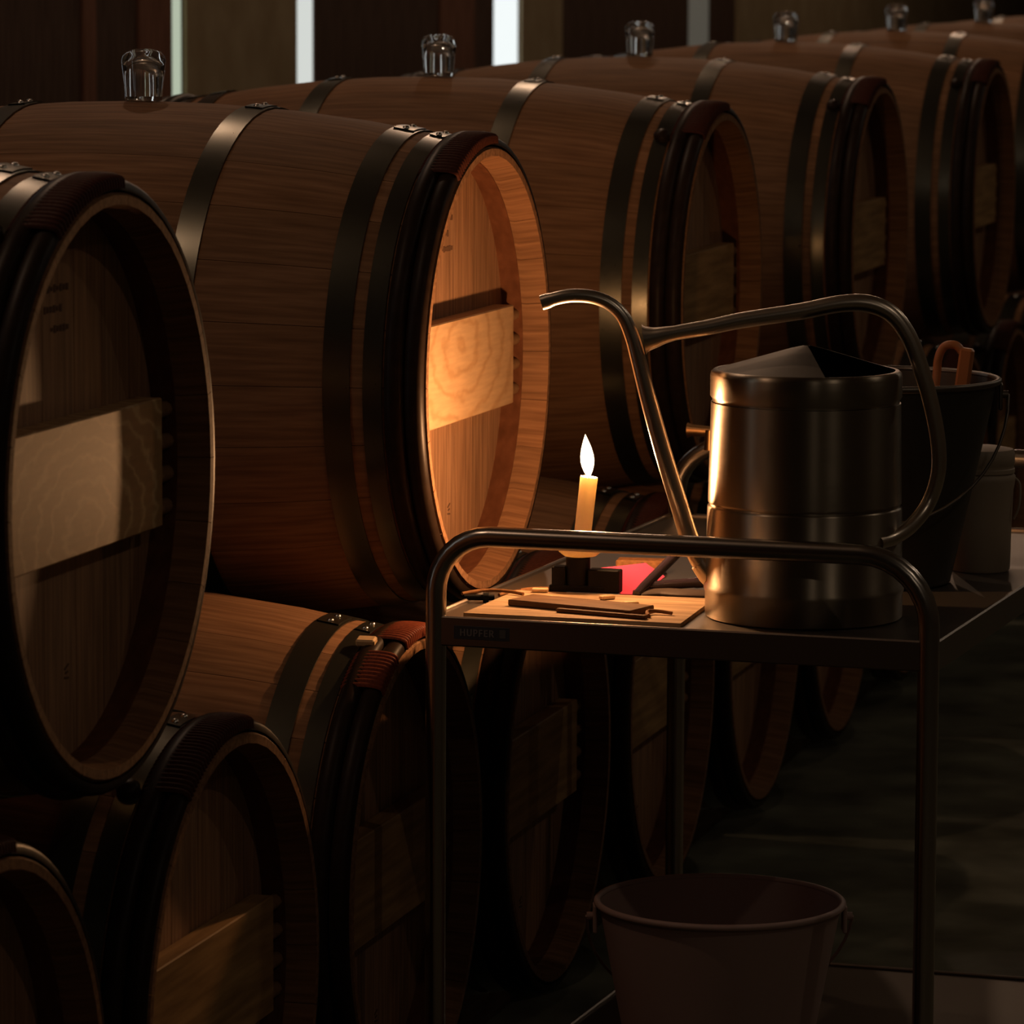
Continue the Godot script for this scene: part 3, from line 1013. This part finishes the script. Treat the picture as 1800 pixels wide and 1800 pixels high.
func build_pails() -> void:
	pail("steel_bucket", "dark steel bucket with shiny rolled rim standing behind the can", Vector3(0.5027, TRAY + 0.0002, -1.411), 0.094, 0.148, 0.262, M.galv, M.steel, deg_to_rad(11.0), true)
	pail("plastic_bucket", "dull brownish bucket standing on the trolley's lower shelf", Vector3(0.372, 0.1502, -1.095), 0.096, 0.148, 0.28, M.pail, M.pail, deg_to_rad(16.0), false)
	# wooden scoop whose bent handle shows above the bucket's rim
	var sc := thing("wooden_mallet", "orange brown wooden tool with a looped handle sticking up inside the steel bucket", "tool", Vector3(0.5027, TRAY + 0.008, -1.411))
	var s := MB.new()
	s.tube(spline([Vector3(0.015, 0.012, -0.02), Vector3(0.05, 0.15, -0.06), Vector3(0.058, 0.24, -0.082), Vector3(0.060, 0.270, -0.085), Vector3(0.068, 0.286, -0.085), Vector3(0.082, 0.288, -0.085), Vector3(0.090, 0.280, -0.085)], 6), [0.0055], 12)
	obj("loop_handle", s.mesh(), M.copper, sc)
	var s2 := MB.new()
	s2.box(Vector3.ZERO, Vector3(0.018, 0.09, 0.016), 0.003, Transform3D(Basis(Vector3(0, 0, 1), -0.12), Vector3(0.092, 0.240, -0.085)))
	obj("block", s2.mesh(), M.copper, sc)
	# white jar
	var j := thing("plastic_jar", "off white plastic jar with domed lid and thin bail at the tray's right side", "jar", Vector3(0.612, TRAY + 0.0003, -1.555), 0.2)
	var b := MB.new()
	b.lathe([Vector2(0, 0.0), Vector2(0.036, 0.0), Vector2(0.0385, 0.003), Vector2(0.0395, 0.06), Vector2(0.0412, 0.105), Vector2(0.0435, 0.118), Vector2(0.0435, 0.124), Vector2(0.039, 0.128), Vector2(0.038, 0.132), Vector2(0, 0.132)], 48, Transform3D(), 0.0, TAU, 50.0)
	obj("body", b.mesh(), M.plastic, j)
	var l := MB.new()
	l.lathe([Vector2(0.0385, 0.128), Vector2(0.0425, 0.128), Vector2(0.0425, 0.133), Vector2(0.0412, 0.134), Vector2(0.0412, 0.138), Vector2(0.0422, 0.139), Vector2(0.0425, 0.152), Vector2(0.0400, 0.158), Vector2(0.022, 0.1615), Vector2(0.0, 0.1622)], 48, Transform3D(), 0.0, TAU, 50.0)
	obj("lid", l.mesh(), M.plastic, j)
	var w := MB.new()
	w.tube(spline([Vector3(0.0425, 0.121, 0.004), Vector3(0.049, 0.112, 0.008), Vector3(0.048, 0.085, 0.012), Vector3(0.0415, 0.068, 0.010)], 6), [0.0015], 8)
	obj("bail", w.mesh(), M.plastic, j)


# ---------------------------------------------------------------- the room
const WX := -2.4
const WINDOWS := [[-6.951, -7.060, 0], [-8.023, -8.212, 1], [-10.187, -10.519, 2], [-13.124, -13.522, 3]]
const NEAR_WINDOWS := [[0.9, 0.6, 4], [-3.6, -3.9, 5]]


func build_room() -> void:
	var b := MB.new()
	b.box(Vector3(1.0, -0.1, -11.0), Vector3(8.0, 0.2, 40.0), 0.001)
	struct("floor", b.mesh(), M.floor)
	b = MB.new()
	b.box(Vector3(1.0, 3.7, -11.0), Vector3(8.0, 0.2, 40.0), 0.001)
	struct("ceiling", b.mesh(), M.plaster)
	# left wall: a sill, a header and the piers between four slit windows
	b = MB.new()
	b.box(Vector3(WX - 0.15, 0.125, -11.0), Vector3(0.3, 0.25, 39.6), 0.001)
	b.box(Vector3(WX - 0.15, 3.4, -11.0), Vector3(0.3, 0.4, 39.6), 0.001)
	var z := 8.8
	for w in NEAR_WINDOWS + WINDOWS:
		b.box(Vector3(WX - 0.15, 1.725, (z + w[0]) / 2), Vector3(0.3, 2.95, absf(z - w[0])), 0.001)
		z = w[1]
	b.box(Vector3(WX - 0.15, 1.725, (z - 30.8) / 2), Vector3(0.3, 2.95, absf(z + 30.8)), 0.001)
	struct("wall_left", b.mesh(), M.timber)
	b = MB.new()
	b.box(Vector3(5.1, 1.8, -11.0), Vector3(0.2, 3.6, 39.6), 0.001)
	struct("wall_right", b.mesh(), M.plaster)
	b = MB.new()
	b.box(Vector3(1.2, 1.8, -30.9), Vector3(7.6, 3.6, 0.2), 0.001)
	struct("wall_back", b.mesh(), M.plaster)
	b = MB.new()
	b.box(Vector3(1.2, 1.8, 8.9), Vector3(7.6, 3.6, 0.2), 0.001)
	struct("wall_front", b.mesh(), M.plaster)
	# facings on the wall: pale concrete piers and reddish timber boards
	var k := 1
	for e in [[-7.062, -8.021, 0], [-10.521, -11.08, 0], [-6.70, -6.949, 1], [-9.52, -9.92, 1], [-6.29, -6.38, 1], [-14.0, -25.0, 0]]:
		b = MB.new()
		b.box(Vector3(WX + 0.004, 1.8, (e[0] + e[1]) / 2), Vector3(0.008, 3.6, absf(e[0] - e[1])), 0.001)
		struct("trim_%d" % k, b.mesh(), M.concrete if e[2] == 0 else M.timber_red)
		k += 1
	var glow := [[lin(0.40, 0.47, 0.36), 1.0], [lin(0.62, 0.66, 0.63), 1.0], [lin(0.88, 0.95, 0.95), 1.0], [lin(0.045, 0.046, 0.038), 1.0], [lin(0.88, 0.95, 0.95), 1.0], [lin(0.88, 0.95, 0.95), 1.0]]
	for w in NEAR_WINDOWS + WINDOWS:
		var i: int = w[2]
		var o := Node3D.new()
		o.name = "window_%d" % (i + 1)
		add_child(o)
		o.set_meta("kind", "structure")
		var zc: float = (w[0] + w[1]) / 2
		var wd: float = absf(w[0] - w[1])
		o.position = Vector3(WX, 0.25, zc)
		b = MB.new()
		b.box(Vector3(-0.012, 1.475, 0), Vector3(0.012, 2.95, wd), 0.001)
		var m := plain(Color(0.6, 0.6, 0.6), 0.6)
		m.emission_enabled = true
		m.emission = glow[i][0]
		m.emission_energy_multiplier = 1.0
		obj("pane", b.mesh(), m, o)
		b = MB.new()
		b.box(Vector3(-0.05, 0.02, 0), Vector3(0.06, 0.04, wd), 0.001)
		b.box(Vector3(-0.05, 2.93, 0), Vector3(0.06, 0.04, wd), 0.001)
		obj("window_frame", b.mesh(), M.timber, o)
		var a := AreaLight3D.new()
		a.name = "window_light"
		a.area_size = Vector2(wd, 2.8)
		a.light_color = glow[i][0]
		a.light_energy = [0.02, 0.06, 0.15, 0.02, 0.14, 0.14][i]
		a.area_normalize_energy = true
		a.shadow_enabled = true
		a.area_range = 40.0
		a.rotation.y = -PI / 2
		a.position = Vector3(WX - 0.02, 1.725, zc)
		add_child(a)


func build_lamps() -> void:
	var names := ["first", "second", "third", "fourth", "fifth", "sixth"]
	for row in 2:
		for k in [6, 6][row]:
			var at: Vector3 = [Vector3(-1.15, 3.3, 0.2 - 3.2 * k), Vector3(2.7, 3.3, 4.5 - 3.6 * k)][row]
			var t := thing("pendant_lamp", "small warm pendant lamp, %s from the front, over the %s" % [names[k], ["barrels", "aisle"][row]], "lamp", at, 0.0, ["pendant lamps over the barrels", "pendant lamps over the aisle"][row])
			var g := MB.new()
			g.lathe([Vector2(0.0, -0.035), Vector2(0.02, -0.03), Vector2(0.034, -0.012), Vector2(0.034, 0.012), Vector2(0.02, 0.03), Vector2(0.0, 0.035)], 20, Transform3D(), 0.0, TAU, 70.0)
			var m := plain(Color(1, 1, 1), 0.5)
			m.emission_enabled = true
			m.emission = lin(1.0, 0.8, 0.62)
			m.emission_energy_multiplier = 30.0
			obj("bulb", g.mesh(), m, t)
			var s := MB.new()
			s.tube([Vector3(0, 0.032, 0), Vector3(0, 0.3, 0)], [0.007], 8)
			obj("stem", s.mesh(), M.dark_metal, t)
			var l := OmniLight3D.new()
			l.name = "pendant_light"
			l.position = at
			l.light_color = [lin(1.0, 0.62, 0.40), lin(1.0, 0.80, 0.60)][row]
			l.light_energy = [LAMP, AISLE][row]
			l.light_size = 0.03
			l.omni_range = 40.0
			l.omni_attenuation = 2.0
			l.shadow_enabled = true
			add_child(l)


const AISLE := 0.15
const LAMP := 0.37


func _ready() -> void:
	var cam := Camera3D.new()
	cam.name = "camera"
	cam.position = Vector3(1.4883, 1.5559, 4.0553)
	cam.rotation_order = EULER_ORDER_YXZ
	cam.rotation = Vector3(-0.1234, 0.2619, 0.0046)
	cam.fov = 13.269
	cam.near = 0.05
	cam.far = 100.0
	var at := CameraAttributesPhysical.new()
	at.frustum_focal_length = 103.17
	at.frustum_focus_distance = 5.3
	at.frustum_near = 0.05
	at.frustum_far = 100.0
	at.exposure_aperture = 9.4
	cam.attributes = at
	add_child(cam)
	cam.current = true
	var we := WorldEnvironment.new()
	we.name = "environment"
	var e := Environment.new()
	e.background_mode = Environment.BG_COLOR
	e.background_color = Color(0, 0, 0)
	e.tonemap_mode = Environment.TONE_MAPPER_LINEAR
	e.tonemap_exposure = 1.0
	e.sdfgi_enabled = true
	e.ssao_enabled = true
	e.ssil_enabled = true
	we.environment = e
	add_child(we)
	make_materials()
	build_room()
	build_lamps()
	build_barrels()
	build_trolley()
	build_can()
	build_pails()
	build_candle()
	build_tray_things()
	build_bungs()
